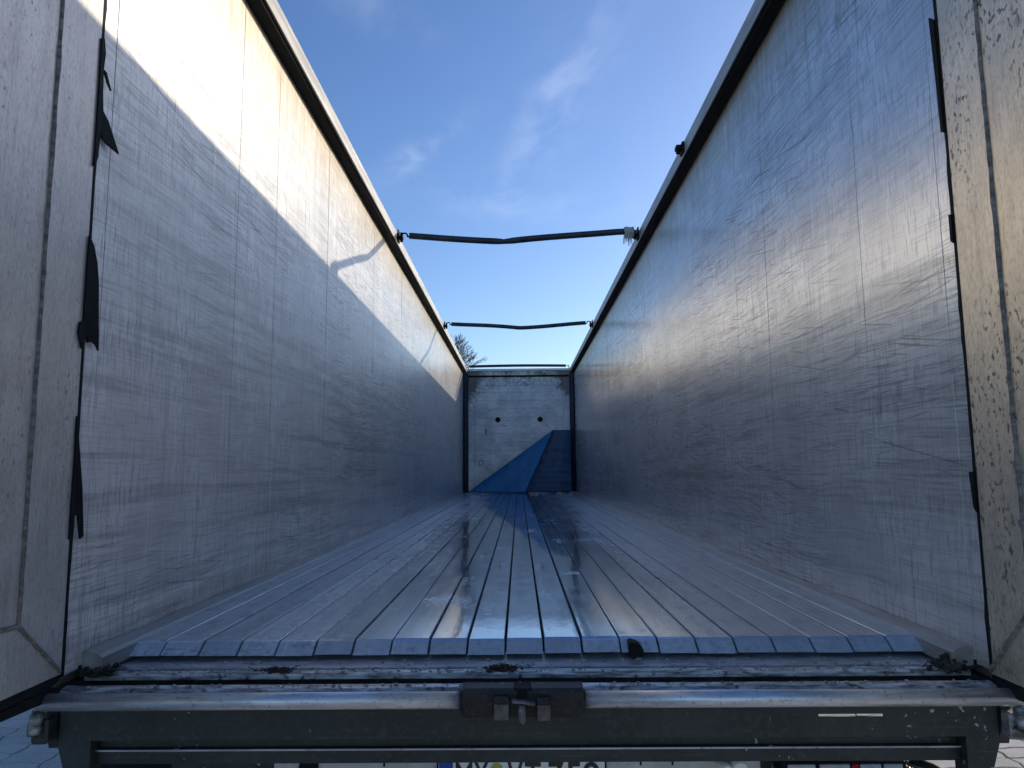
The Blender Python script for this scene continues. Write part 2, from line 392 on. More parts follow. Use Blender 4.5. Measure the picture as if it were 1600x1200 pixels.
def bm_box(bm, x0, x1, y0, y1, z0, z1, bev=0, seg=1, mtx=None):
    t = bmesh.new()
    bmesh.ops.create_cube(t, size=1)
    for v in t.verts:
        v.co = Vector((x0+(v.co.x+.5)*(x1-x0), y0+(v.co.y+.5)*(y1-y0), z0+(v.co.z+.5)*(z1-z0)))
    if bev:
        bmesh.ops.bevel(t, geom=t.edges[:], offset=bev, segments=seg, affect='EDGES', profile=.5)
    if mtx:
        bmesh.ops.transform(t, matrix=mtx, verts=t.verts)
    me = bpy.data.meshes.new('t'); t.to_mesh(me); t.free(); bm.from_mesh(me); bpy.data.meshes.remove(me)
def bm_tube(bm, pts, rad, n=10, cap=True):
    pts = [Vector(p) for p in pts]
    rings = []; up0 = None
    for i, p in enumerate(pts):
        d = (pts[min(i+1, len(pts)-1)] - pts[max(i-1, 0)]).normalized()
        if up0 is None:
            up0 = Vector((0, 0, 1)) if abs(d.z) < .9 else Vector((1, 0, 0))
        a = d.cross(up0).normalized(); up = a.cross(d).normalized(); up0 = up
        r = rad[i] if isinstance(rad, (list, tuple)) else rad
        rings.append([bm.verts.new(p + a*math.cos(2*math.pi*k/n)*r + up*math.sin(2*math.pi*k/n)*r) for k in range(n)])
    for a, b in zip(rings, rings[1:]):
        for k in range(n):
            f = bm.faces.new((a[k], a[(k+1) % n], b[(k+1) % n], b[k])); f.smooth = True
    if cap:
        bm.faces.new(rings[0][::-1]); bm.faces.new(rings[-1])
def bm_poly(bm, pts, axis, a, b):
    """extrude a polygon; axis x: pts are (y,z), axis y: pts are (x,z), axis z: pts are (x,y)"""
    def P(p, t):
        return {'x': (t, p[0], p[1]), 'y': (p[0], t, p[1]), 'z': (p[0], p[1], t)}[axis]
    A = [bm.verts.new(P(p, a)) for p in pts]; B = [bm.verts.new(P(p, b)) for p in pts]
    fs = [bm.faces.new(A[::-1]), bm.faces.new(B)]
    n = len(pts)
    for i in range(n):
        fs.append(bm.faces.new((A[i], A[(i+1) % n], B[(i+1) % n], B[i])))
    bmesh.ops.recalc_face_normals(bm, faces=fs)
def done(name, bm, material, parent=None):
    me = bpy.data.meshes.new(name); bmesh.ops.recalc_face_normals(bm, faces=bm.faces[:]); bm.to_mesh(me); bm.free(); me.materials.append(material)
    return link(name, me, parent)
def box(name, x0, x1, y0, y1, z0, z1, material, parent=None, bev=0, seg=1):
    bm = bmesh.new(); bm_box(bm, min(x0, x1), max(x0, x1), y0, y1, z0, z1, bev, seg); return done(name, bm, material, parent)
def tube(name, pts, rad, material, parent=None, n=12):
    bm = bmesh.new(); bm_tube(bm, pts, rad, n); return done(name, bm, material, parent)

# ------------------------------------------------------------------ ground
bm = bmesh.new()
S = 700
vv = [bm.verts.new((x, y, GZ-.012)) for x, y in ((-S, -S), (S, -S), (S, S), (-S, S))]
bm.faces.new(vv)
ground = done('ground', bm, MGROUND); tag(ground, 'concrete paved yard around the trailer', 'ground', kind='structure')

PW, PH = .28, .15
def paver_outline(jt=.004, a=.022, b=.018):
    bot = [(0, 0), (PW*.22, 0), (PW*.5, a), (PW*.72, a)]
    pts = bot + [(PW, 0), (PW+b, PH*.5)] + [(x, y+PH) for x, y in [(PW, 0)] + bot[::-1]] + [(b, PH*.5)]
    c = Vector((PW/2+b/2, PH/2+a/2))
    out = []
    for x, y in pts:
        d = Vector((x, y)) - c
        out.append((d.x*(1-2*jt/PW), d.y*(1-2*jt/PH)))
    return out
OUT = paver_outline()
def bm_paver(bm, cx, cyy, dz_=0, tx=0, ty=0):
    n = len(OUT)
    top = [bm.verts.new((cx+x*.965, cyy+y*.94, GZ+dz_+x*tx+y*ty)) for x, y in OUT]
    mid = [bm.verts.new((cx+x, cyy+y, GZ-.005+dz_+x*tx+y*ty)) for x, y in OUT]
    low = [bm.verts.new((cx+x, cyy+y, GZ-.02)) for x, y in OUT]
    bm.faces.new(top)
    for i in range(n):
        j = (i+1) % n
        bm.faces.new((mid[i], mid[j], top[j], top[i])); bm.faces.new((low[i], low[j], mid[j], mid[i]))
def px(p):
    d = Vector(p) - CAM; w = d.dot(Fv)
    if w < .1:
        return (-9999, -9999)
    return (800 + 1110.7*d.dot(R2)/w, 600 - 1110.7*d.dot(U2)/w)
bm = bmesh.new(); bm_paver(bm, 0, 0)
pme = bpy.data.meshes.new('paver'); bm.to_mesh(pme); bm.free(); pme.materials.append(MPAVE)
for v in pme.vertices:
    v.co.z -= GZ
rest = bmesh.new(); near = []
rp = random.Random(5)
for j in range(int(-4/PH), int(9/PH)):
    for i in range(int(-6/PW), int(6/PW)):
        cx, cyy = i*PW, j*PH
        u, v = px((cx, cyy, GZ))
        jit = (rp.uniform(-.002, .002), rp.uniform(-.012, .012), rp.uniform(-.012, .012))
        seen = 1085 < v < 1225 and (-40 < u < 145 or 1505 < u < 1640 or (1395 < u < 1505 and v > 1170))
        if seen and abs(cx) > .9 and len(near) < 290:
            near.append((cx, cyy, jit))
        else:
            bm_paver(rest, cx, cyy, *jit)
for cx, cyy, jit in near:
    o = link('paver', pme, ground); o.location = (cx, cyy, GZ+jit[0]); o.rotation_euler = (jit[2], -jit[1], 0)
o = done('paver_field', rest, MPAVE, ground); o['kind'] = 'stuff'

# ------------------------------------------------------------------ the trailer
T = empty('semi_trailer', (0, 6.7, GZ))
tag(T, 'open-topped aluminium moving-floor trailer seen from its open rear end', 'trailer')
W = 1.24; L = 13.69; Y0 = -.277; ZT = 2.67; ZR = 2.769; RX = 1.157

# side walls: an outer skin and upright inner panels
PITCH = .485
for s in (-1, 1):
    sw = box('side_wall', s*(W+.032), s*(W+.052), Y0, L+.06, -.16, ZT+.02, MRAIL, T, .002)
    sw['label'] = 'left wall half in sunlight' if s < 0 else 'right wall fully in shade'
    box('joint_backing', s*(W+.0306), s*(W+.0316), Y0+.01, L+.02, -.02, ZT, MBLACK, sw)  # black sheet added behind the panels so their joints stay dark
    # narrow rear trim strip
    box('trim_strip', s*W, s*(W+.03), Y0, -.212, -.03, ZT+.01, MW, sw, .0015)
    y = -.2105
    bmp = bmesh.new(); bm_box(bmp, -.015, .015, 0, PITCH-.0026, -.02, ZT+.01, .0006)
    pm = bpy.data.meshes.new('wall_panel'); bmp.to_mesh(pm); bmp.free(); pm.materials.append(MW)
    rr = random.Random(3+s)
    while y < L-.05:
        o = link('wall_panel', pm, sw)
        o.location = (s*(W+.015) + rr.uniform(-.0006, .0006), y, 0)
        o.rotation_euler = (0, R(rr.uniform(-.01, .01)), R(rr.uniform(-.02, .02)))
        y += PITCH
    # top rail
    tr = box('top_rail', s*RX, s*(W+.075), Y0, L+.08, ZT+.002, ZR, MRAIL, T, .004, 2)
    box('rail_shade_strip', s*(RX+.012), s*(W-.002), Y0, L, ZT-.024, ZT, MBLACK, tr, .004)  # black strip standing for the unlit underside of the rail
    tube('rail_cord', [(s*(RX+.006), yy, ZT-.010+.003*math.sin(yy*2.1)) for yy in [Y0+k*.5 for k in range(28)]], .009, MBLACK, tr, 8)
    # foot trim along the floor
    bmf = bmesh.new()
    bm_poly(bmf, [(s*(W-.001), -.04), (s*(W-.001), .016), (s*(W-.012), .018), (s*1.192, .006), (s*1.182, -.002), (s*1.182, -.04)], 'y', -.20, L-.02)
    done('foot_trim', bmf, MRAIL, T)

# floor: base plate and moving slats
fl = box('floor_base', -W-.03, W+.03, .02, L+.05, -.10, -.056, MDIRTY, T)
NS = 21; SP = 2.414/NS
def slat_mesh(notch=False):
    w = SP/2-.0034
    prof = [(-w, -.05), (-w, -.0025), (-w+.0018, 0), (0, .0004), (w-.0018, 0), (w, -.0025), (w, -.05)]
    bm = bmesh.new()
    ys = [None, .012, 4.5, 9, L-.06]
    rows = []
    for yy in ys:
        rows.append([bm.verts.new((x, (-.0025+max(z, -.034)*1.62) if yy is None else yy, max(z, -.034) if yy is None else z - (0 if yy > .1 else 0))) for x, z in prof])
    n = len(prof)
    for a, b in zip(rows, rows[1:]):
        for k in range(n-1):
            bm.faces.new((a[k], a[k+1], b[k+1], b[k]))
    bm.faces.new([rows[0][0], rows[0][-1], rows[1][-1], rows[1][0]])
    # sloping end face: the front row already slopes; close it
    fr = rows[0]
    bm.faces.new(fr[::-1])
    me = bpy.data.meshes.new('floor_slat'); bmesh.ops.recalc_face_normals(bm, faces=bm.faces[:]); bm.to_mesh(me); bm.free(); me.materials.append(MF)
    return me
sm = slat_mesh(); rs = random.Random(21)
for i in range(NS):
    o = link('floor_slat', sm, fl)
    o.location = (-1.207+SP*(i+.5), rs.uniform(-.004, .004), rs.uniform(-.0018, .0018) + (.004 if i == 12 else 0))
    o.rotation_euler = (R(rs.uniform(-.01, .01)), R(rs.uniform(-.25, .25)), 0)
# torn rubber end cap stuck in the joint of one slat
bm = bmesh.new(); bm_poly(bm, [(.312, -.003), (.322, -.001), (.345, -.010), (.352, -.022), (.349, -.040), (.308, -.040)], 'y', -.07, -.012)
done('rubber_cap', bm, MBLACK, fl)

# front wall
fw = box('front_wall', -W, W, L+.03, L+.07, -.1, ZR-.06, MRAIL, T)
fw['label'] = 'grey front wall with two bolts'
box('wall_post', -W, -1.0, L-.005, L+.029, -.02, 2.58, MFRONT, fw, .003)
box('wall_post', 1.0, W, L-.005, L+.029, -.02, 2.58, MFRONT, fw, .003)
zz = 0.0
for k in range(13):
    h = .186 if k < 12 else .15
    box('front_panel', -.997, .997, L+.002, L+.029, zz, zz+h-.0015, MFRONT, fw, .002); zz += h
box('head_panel', -.997, .997, L-.002, L+.029, zz, 2.58, MFRONT, fw, .003)
box('header', -W, W, L-.03, L+.05, 2.582, 2.615, MBLACK, fw, .004)
box('header', -W, W, L-.012, L+.05, 2.616, 2.715, MFRONT, fw, .004)
hd = box('header', -W+.03, W-.03, L-.05, L+.05, 2.716, 2.765, MWHITE, fw, .006, 2)
hd['label'] = 'white painted lip'
for bx_ in (-.475, .473):
    bm = bmesh.new()
    bm_tube(bm, [(bx_, L-.012, 1.615), (bx_, L+.01, 1.615)], .058, 20)
    bm_tube(bm, [(bx_, L-.045, 1.615), (bx_, L-.010, 1.615)], .034, 6)
    bm_tube(bm, [(bx_-.05, L-.03, 1.60), (bx_+.05, L-.03, 1.60)], .012, 8)
    done('bolt', bm, MBLACK, fw)
bm = bmesh.new()
for a in ((-.90, -.81, .60, .61), (-.90, -.81, .70, .71), (-.90, -.89, .611, .699), (-.82, -.81, .611, .699)):
    bm_box(bm, a[0], a[1], L-.012, L+.002, a[2], a[3])
done('hatch_frame', bm, MBLACK, fw)
box('inspection_slot', -.755, -.735, L-.008, L+.002, 1.28, 1.41, MBLACK, fw)
for s in (-1, 1):
    bm = bmesh.new()
    bm_poly(bm, [(s*(W-.001), L-.20), (s*(W-.03), L-.24), (s*(W-.105), L-.09), (s*(W-.105), L-.012), (s*(W-.001), L-.012)], 'z', .0, 2.65)
    done('corner_strip', bm, MNAVY, fw)
# rear doors folded open along the walls
def door(s, yb, zb, yc, zc, zbot):
    ye = -.285 if s < 0 else -.268
    d = box('rear_door', s*(W+.004), s*(W+.055), ye-1.20, ye, zbot, 2.70, MD, T, .003)
    d['label'] = 'left rear door swung open' if s < 0 else 'right rear door swung open and flecked with dirt'
    x0, x1 = s*W, s*(W+.0035)
    # mitred frame: stile and bottom rail
    bm = bmesh.new(); bm_poly(bm, [(ye-.001, zbot+.003), (ye-.001, 2.695), (yb+.003, 2.55), (yb+.003, zb+.004)], 'x', x0, x1)
    done('door_stile', bm, MD, d)
    bm = bmesh.new(); bm_poly(bm, [(ye-.003, zbot+.001), (yb+.001, zb+.001), (ye-1.04, zb+.03), (ye-1.19, zbot+.001)], 'x', x0, x1)
    done('door_bottom_rail', bm, MD, d)
    bm = bmesh.new(); bm_poly(bm, [(yb-.003, zb+.006), (yb-.003, 2.55), (ye-1.03, 2.55), (ye-1.03, zb+.036)], 'x', s*(W+.0008), x1)
    done('door_panel', bm, MD, d)
    rb = random.Random(8+s)
    xb = s*(W-.001)
    def bead(p, q_, n):
        pts = []
        for k in range(n+1):
            t = k/n
            pts.append((xb, p[0]+(q_[0]-p[0])*t + rb.uniform(-.0012, .0012), p[1]+(q_[1]-p[1])*t))
        tube('weld_bead', pts, [.0055+rb.uniform(-.001, .0012) for _ in pts], MBEAD, d, 8)
    bead((yb, zb), (yb, 2.55), 60)
    bead((yb, zb), (yc, zc), 12)
    bead((yb, zb), (ye-1.03, zb+.03), 24)
    # rubber along the bottom and the hinge edge
    bm = bmesh.new(); bm_poly(bm, [(ye-.004, zbot-.002), (ye-1.2, zbot-.002), (ye-1.2, zbot-.022), (ye-.03, zbot-.022), (ye-.004, zbot-.012)], 'x', s*(W+.001), s*(W+.05))
    done('door_seal', bm, MBLACK, d)
    return d
MBEAD = plain('dirty weld bead', (.10, .088, .078), (.27, .245, .22), .0, .75, 30, (1, 1, 2), (.05, .045, .04), .5, .6, 60)
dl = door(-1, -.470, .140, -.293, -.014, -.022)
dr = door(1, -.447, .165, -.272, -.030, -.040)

# torn black seals hanging in the gap between wall and doors
def seal(name, parent, s, polys, ye):
    for pts in polys:
        bm = bmesh.new(); bm_poly(bm, pts, 'x', s*1.2385, s*1.2335)
        for v in bm.verts:
            v.co.x -= s*.02*max(0, v.co.y-ye)/.05*.5
        done('torn_seal', bm, MBLACK, parent)
PA = [(-.296, 1.789), (-.283, 1.797), (-.275, 1.751), (-.279, 1.702), (-.277, 1.632), (-.271, 1.575), (-.249, 1.553), (-.202, 1.473), (-.25, 1.482), (-.271, 1.493), (-.275, 1.51), (-.279, 1.446), (-.278, 1.433), (-.29, 1.395), (-.295, 1.393), (-.294, 1.458), (-.294, 1.639), (-.295, 1.705)]
PA2 = [(-.279, 1.702), (-.267, 1.698), (-.246, 1.651), (-.261, 1.668)]
PB = [(-.294, 1.186), (-.274, 1.164), (-.258, 1.118), (-.248, 1.057), (-.239, .933), (-.234, .862), (-.244, .876), (-.258, .884), (-.275, .879), (-.277, .9), (-.297, .857), (-.316, .899), (-.312, .93), (-.296, .937), (-.297, 1.001), (-.297, 1.066), (-.296, 1.107)]
PC = [(-.299, .668), (-.277, .568), (-.26, .462), (-.247, .336), (-.258, .33), (-.27, .396), (-.282, .396), (-.286, .353), (-.298, .332), (-.298, .414), (-.296, .562)]
seal('left', dl, -1, [PA, PA2, PB, PC], -.28)
PR1 = [(-.250, 1.848), (-.268, 1.829), (-.271, 1.708), (-.272, 1.475), (-.260, 1.481), (-.257, 1.63)]
PR2 = [(-.262, 1.23), (-.274, 1.227), (-.273, 1.142), (-.262, 1.151)]
PR3 = [(-.258, .494), (-.275, .494), (-.274, .385), (-.264, .398)]
seal('right', dr, 1, [PR1, PR2, PR3], -.262)
for s, ye in ((-1, -.281), (1, -.272)):
    rg = random.Random(40+s)
    bm = bmesh.new()
    pts = []; n = 60
    for k in range(n+1):
        pts.append((ye+.0035+max(0, rg.gauss(0, .0025)), -.03+2.69*k/n))
    pts += [(ye-.008, 2.66), (ye-.008, -.03)]
    bm_poly(bm, pts, 'x', s*(W-.0012), s*(W+.03))
    done('edge_seal', bm, MBLACK, dl if s < 0 else dr)

# ------------------------------------------------------------------ rear sill
rsill = box('rear_sill', -1.235, 1.235, -.128, .04, -.075, -.050, MLEDGE, T, .003)
box('sill_gap_strip', -1.235, 1.235, -.150, -.129, -.09, -.064, MDIRTY, rsill)
bm = bmesh.new()
rg = random.Random(77)
N = 220; pts_t = []
lipm = bmesh.new()
prev = None
for k in range(N+1):
    x = -1.235+2.47*k/N
    wob = .003*mnoise.noise(Vector((x*9, 0, 0))) + .002*mnoise.noise(Vector((x*31, 3, 0)))
    ring = [lipm.verts.new(p) for p in ((x, -.148+wob*.5, -.056), (x, -.152, -.051+wob*.3), (x, -.184+wob, -.051+wob*.3), (x, -.190+wob, -.056), (x, -.190+wob, -.066), (x, -.148, -.066))]
    if prev:
        for a in range(6):
            lipm.faces.new((prev[a], prev[(a+1) % 6], ring[(a+1) % 6], ring[a]))
    prev = ring
done('sill_lip', lipm, MLIP, rsill)
box('sill_channel', -1.235, 1.235, -.262, -.1895, -.095, -.078, MDIRTY, rsill)
bm = bmesh.new()
for a, b in ((-1.24, -.168), (.152, 1.24)):
    bm_poly(bm, [(-.252, -.086), (-.254, -.062), (-.262, -.059), (-.284, -.062), (-.290, -.068), (-.290, -.086)], 'x', a, b)
done('sill_step', bm, MLIP, rsill)
bm = bmesh.new(); bm_poly(bm, [(-.252, -.080), (-.254, -.058), (-.300, -.062), (-.306, -.080)], 'x', -.1675, .1515)
done('sill_step', bm, MLATCH, rsill)
# bright locking tube in two lengths
for a, b in ((-1.262, -.168), (.152, 1.268)):
    t = tube('locking_tube', [(a, -.335, -.079), (b, -.335, -.079)], .0212, MTUBE, T, 24)
# latch in the middle
lt = box('latch', -.166, .150, -.360, -.300, -.118, -.046, MLATCH, T, .010, 2)
lt['label'] = 'greasy black centre latch'
tube('latch_collar', [(-.168, -.335, -.080), (-.150, -.335, -.080)], .026, MLATCH, lt, 18)
tube('latch_collar', [(.136, -.335, -.080), (.152, -.335, -.080)], .026, MLATCH, lt, 18)
box('latch_block', -.081, -.042, -.392, -.345, -.114, -.060, MLATCH, lt, .005, 2)
box('latch_block', .027, .062, -.392, -.345, -.116, -.062, MLATCH, lt, .005, 2)
box('block_face', -.080, -.043, -.395, -.3925, -.110, -.072, MWORN, lt, .001)
box('block_face', .028, .061, -.395, -.3925, -.112, -.074, MWORN, lt, .001)
bm = bmesh.new(); bm_box(bm, -.036, .025, -.394, -.376, -.0045, .0045, .002, mtx=Matrix.Translation((0, 0, -.070)) @ Matrix.Rotation(R(7), 4, 'Y'))
done('latch_lever', bm, MWORN, lt)
tube('latch_pin', [(-.010, -.386, -.076), (-.010, -.388, -.090), (-.009, -.387, -.112), (-.006, -.384, -.120)], [.011, .012, .010, .006], MWORN, lt, 12)
box('latch_slot', -.022, .004, -.3635, -.3605, -.066, -.044, MBLACK, lt)
box('latch_hasp', -.030, .014, -.366, -.31, -.0458, -.043, MBLACK, lt, .003)
# beam with a slot that shows the lit yard behind
bm = bmesh.new()
FY = -.300
bm_box(bm, -1.226, 1.226, FY, FY+.008, -.130, -.094)
bm_box(bm, -1.226, .765, FY+.0025, FY+.008, -.188, -.1305)
bm_box(bm, .935, 1.226, FY+.0025, FY+.008, -.188, -.1305)
bm_box(bm, .7655, .9345, FY+.0025, FY+.008, -.188, -.1385)
bm_box(bm, -1.226, .76, FY+.0085, FY+.05, -.112, -.102)
bm_box(bm, -1.226, 1.226, FY+.0085, FY+.018, -.1895, -.180)
done('rear_beam', bm, MPAINT, T)
box('gap_backing', -1.146, 1.146, -.25, -.19, -.2215, -.1905, MPAINT, T)  # dark plate added so the gap under the beam stays black
box('dark_backing', -1.13, 1.165, .135, .145, -.80, -.300, MPAINT, T, .002)  # dark panel added to close off bright ground below the bar
box('side_backing', -1.36, -1.131, .13, .138, -.95, -.36, MBLACK, T)  # black sheet added to darken the opening beside the left leg
# under-run bar
ub = box('bumper_bar', -1.150, 1.150, -.262, -.20, -.262, -.222, MPAINT, T, .004, 2)
box('bar_edge', -1.148, 1.148, -.2655, -.2625, -.2275, -.2235, MLEDGE, ub)
for s in (-1, 1):
    bm = bmesh.new()
    bm_poly(bm, [(s*1.235, -.112), (s*1.235, -.205), (s*1.205, -.30), (s*1.19, -.62), (s*1.12, -.62), (s*1.148, -.30), (s*1.148, -.112)], 'y', -.2905, -.232)
    done('hanger_leg', bm, MPAINT, T)
    bm = bmesh.new(); bm_poly(bm, [(-.10, -.06), (-.10, -.19), (-.285, -.21), (-.30, -.16), (-.30, -.10), (-.25, -.06)], 'x', s*1.2365, s*1.262)
    done('hinge_plate', bm, MPAINT, T)
    # scraped roller / buffer at the corner
    rl = tube('corner_roller', [(s*1.262, -.335, -.100), (s*1.264, -.337, -.108), (s*1.266, -.342, -.150), (s*1.265, -.343, -.158)], [.014, .017, .018, .016], MROLL, T, 14)
    tube('roller_bore', [(s*1.2652, -.3435, -.1575), (s*1.2653, -.3437, -.1592)], .010, MBLACK, rl, 10)
    bm = bmesh.new(); bm_box(bm, s*1.26-.022, s*1.26+.022, -.335, -.26, -.185, -.120, .006)
    done('roller_block', bm, MPAINT if s < 0 else MROLL, T)
    # flat hinge arm under the door
    bm = bmesh.new(); bm_poly(bm, [(-.30, -.052), (-.52, -.050), (-.545, -.058), (-.50, -.072), (-.30, -.080)], 'x', s*1.242, s*1.262)
    done('hinge_arm', bm, MBLACK, T)
tube('door_hose', [(1.236, -.30, -.050), (1.250, -.34, -.066), (1.262, -.40, -.078), (1.275, -.50, -.076), (1.29, -.62, -.06)], .007, MBLACK, dr, 8)

# plate carrier, number plate and lamps under the bar
pc = box('plate_carrier', -.797, .74, .118, .128, -.62, -.388, MPANEL, T, .003)
for x in (.36, .46, .66, -.45):
    box('carrier_slot', x, x+.006, .1165, .1178, -.418, -.396, MBLACK, pc)
bm = bmesh.new(); bm_tube(bm, [(-.684, .104, -.416), (-.684, .117, -.416)], .030, 20); done('rubber_plug', bm, MBLACK, pc)
np_ = box('number_plate', -.273, .248, .100, .104, -.505, -.394, MPLATE, T, .002)
np_['label'] = 'white number plate reading MY VT 759'
box('plate_frame', -.279, .254, .1042, .110, -.511, -.3885, MBLACK, np_, .001)
box('euro_band', -.2715, -.228, .0985, .0999, -.503, -.396, MEURO, np_)
def char(c, x, w, h=.075, z=-.487):
    cu = bpy.data.curves.new('plate_character', 'FONT'); cu.body = c; cu.size = h*1.37; cu.extrude = .0007; cu.offset = .0018
    t = bpy.data.objects.new('tmp', cu); col.objects.link(t)
    dg = bpy.context.evaluated_depsgraph_get(); me = bpy.data.meshes.new_from_object(t.evaluated_get(dg))
    bpy.data.objects.remove(t); bpy.data.curves.remove(cu)
    xs = [v.co.x for v in me.vertices]; ys = [v.co.y for v in me.vertices]
    x0, x1, y0, y1 = min(xs), max(xs), min(ys), max(ys)
    for v in me.vertices:
        a, b, d = v.co
        v.co = (x + (a-x0)/(x1-x0)*w, .0990-d*.6, z + (b-y0)/(y1-y0)*h)
    me.materials.clear(); me.materials.append(MCHAR); me.name = 'plate_character'
    o = link('plate_character', me, np_); o['label'] = 'black character ' + c
PX = .521/260
for c, u0, u1 in (('M', 712, 738), ('Y', 741, 763), ('V', 793, 817), ('T', 820, 845), ('7', 857, 881), ('5', 885, 908), ('9', 912, 936)):
    char(c, -.273+(u0-685)*PX, (u1-u0)*PX, .077, -.4755-.002)
tube('plate_sticker', [(-.273+(776-685)*PX, .0982, -.4215), (-.273+(776-685)*PX, .0998, -.4215)], .019, MSEAL, np_, 24)
tl = box('tail_lamp', .784, 1.165, .055, .12, -.50, -.385, MBLACK, T, .006, 2)
for a, b, m_ in ((.80, .885, MLENS), (.897, .99, MLENS), (.995, 1.015, MRED), (1.02, 1.085, MLENS), (1.092, 1.15, MLENS)):
    box('lens', a, b, .046, .0545, -.49, -.391, m_, tl, .004, 2)
for x, rr_ in ((.612, .018), (.652, .027)):
    bm = bmesh.new(); bm_tube(bm, [(x, .03, -.402), (x, .05, -.402), (x, .112, -.402)], [rr_*.8, rr_, rr_], 18); done('marker_lamp', bm, MCREAM, T)
hl = tube('coiled_hose', [(1.17+.10*k/60+.012*math.cos(k*1.3), .12+.012*math.sin(k*1.3), -.418-.05*k/60) for k in range(61)], .005, MRED, T, 6)
tube('air_hose', [(1.20, .10, -.40), (1.26, .09, -.415), (1.33, .10, -.455), (1.36, .12, -.52)], .012, MBLACK, T, 8)
tube('air_hose', [(1.16, .14, -.41), (1.23, .14, -.43), (1.31, .14, -.47)], .009, MGREEN, T, 8)
# underframe, hidden behind the rear members
for s in (-1, 1):
    box('chassis_beam', s*.42, s*.54, .3, 13.2, -.46, -.101, MPAINT, T)
for k in range(9):
    box('cross_member', -1.2, 1.2, .6+k*1.55, .68+k*1.55, -.17, -.1015, MPAINT, T)
# rear wheels far under the body
def wheel(s, y):
    bm = bmesh.new()
    prof = [(.0, .27), (.02, .30), (.02, .47), (.05, .515), (.15, .52), (.30, .52), (.36, .515), (.385, .47), (.385, .30), (.36, .27)]
    n = 36; rings = []
    for x, r in prof:
        rings.append([bm.verts.new((s*(.80+x), y+math.cos(2*math.pi*k/n)*r, GZ+.52+math.sin(2*math.pi*k/n)*r)) for k in range(n)])
    for a, b in zip(rings, rings[1:]):
        for k in range(n):
            bm.faces.new((a[k], a[(k+1) % n], b[(k+1) % n], b[k])).smooth = True
    w = done('wheel', bm, MBLACK, T)
    bm = bmesh.new(); bm_tube(bm, [(s*.82, y, GZ+.52), (s*1.08, y, GZ+.52)], .272, 32); done('rim', bm, MRAIL, w)
for y in (2.6, 3.9, 5.2):
    for s in (-1, 1):
        wheel(s, y)

# rail brackets that carry the roof bows
def bracket(s, y, parent=T, tilt=0):
    bm = bmesh.new()
    xa = s*(RX-.003); 
    zt = 2.80 if parent is T else 2.764
    bm_box(bm, min(xa, xa-s*.012), max(xa, xa-s*.012), y-.045, y+.045, 2.685, zt, .003)
    bm_box(bm, min(xa-s*.012, xa-s*.05), max(xa-s*.012, xa-s*.05), y-.03, y+.03, 2.715, 2.745, .003)
    bm_tube(bm, [(xa-s*.034, y, 2.690), (xa-s*.034, y, zt-.02)], .014, 10)
    return done('rail_bracket', bm, MBLACK, T)
for s in (-1, 1):
    bracket(s, 4.36); bracket(s, 8.62)
# an empty bracket on the right rail
bracket(1, 2.50, None)

# ------------------------------------------------------------------ roof bows (hooked in, liftable)
def bow(y, label, kink, sag, kn, seed):
    rb = random.Random(seed)
    z0 = 2.765; t = empty('roof_bow', (0, y, 2.70))
    tag(t, label, 'roof bow', 'roof bows across the open top')
    pts, rad = [], []
    n = 46
    for k in range(n+1):
        x = -1.045 + 2.09*k/n
        d = abs(x-kink)
        z = z0 - sag*(1-min(1, d/1.1)) - .012*math.cos(x*3.1+seed) * (1-abs(x)/1.1)
        r = .030
        if kn and d < .07:
            r = .030-.007*(1-d/.07)
        pts.append((x, y+.004*math.sin(x*5), z)); rad.append(r)
    bm = bmesh.new(); bm_tube(bm, pts, rad, 14); done('bow_tube', bm, MBAR, t)
    for s in (-1, 1):
        ze = pts[0][2] if s < 0 else pts[-1][2]
        h = [(s*1.040, y, ze-.012), (s*1.062, y, ze-.008), (s*1.068, y, ze+.012), (s*1.078, y, ze+.024), (s*1.100, y, ze+.024), (s*1.118, y, ze+.014), (s*1.122, y, ze-.02), (s*1.122, y, 2.70)]
        tube('hook', h, .0085, MBLACK, t, 8)
    return t
bow(4.36, 'thicker dark roof bow nearest the rear, kinked in the middle', -.13, .085, True, 2)
bow(8.62, 'dark roof bow farther in, sagging gently between the rails', .02, .07, False, 5)
t3 = empty('roof_bow', (0, 13.5, 2.79)); tag(t3, 'straight dark bow lying across the top at the front wall', 'roof bow', 'roof bows across the open top')
tube('bow_tube', [(-1.10+2.16*k/20, 13.5, 2.800+.012*math.sin(math.pi*k/20)) for k in range(21)], .030, MBAR, t3, 12)
for s in (-1, 1):
    tube('hook', [(s*1.08, 13.5, 2.80), (s*1.12, 13.5, 2.81), (s*1.13, 13.5, 2.745)], .014, MWHITE, t3, 8)
# rope wound round the right end of the nearest bow
rp = random.Random(9)
rope = empty('rope', (1.06, 4.36, 2.72)); tag(rope, 'frayed pale rope wound round the right end of the nearest bow', 'rope')
pts = []
for k in range(90):
    a = k*.55
    pts.append((1.02+.085*k/90+rp.uniform(-.004, .004), 4.36+math.cos(a)*(.042+rp.uniform(0, .006)), 2.755+math.sin(a)*(.044+rp.uniform(0, .010))))
tube('winding', pts, .008, MROPE, rope, 7)
for q_ in range(7):
    x = 1.02+.012*q_; ln = rp.uniform(.05, .13)
    tube('loose_end', [(x, 4.33, 2.73), (x-.008, 4.325, 2.70), (x-.012+rp.uniform(-.012, .012), 4.32, 2.715-ln)], [.007, .006, .003], MROPE, rope, 6)

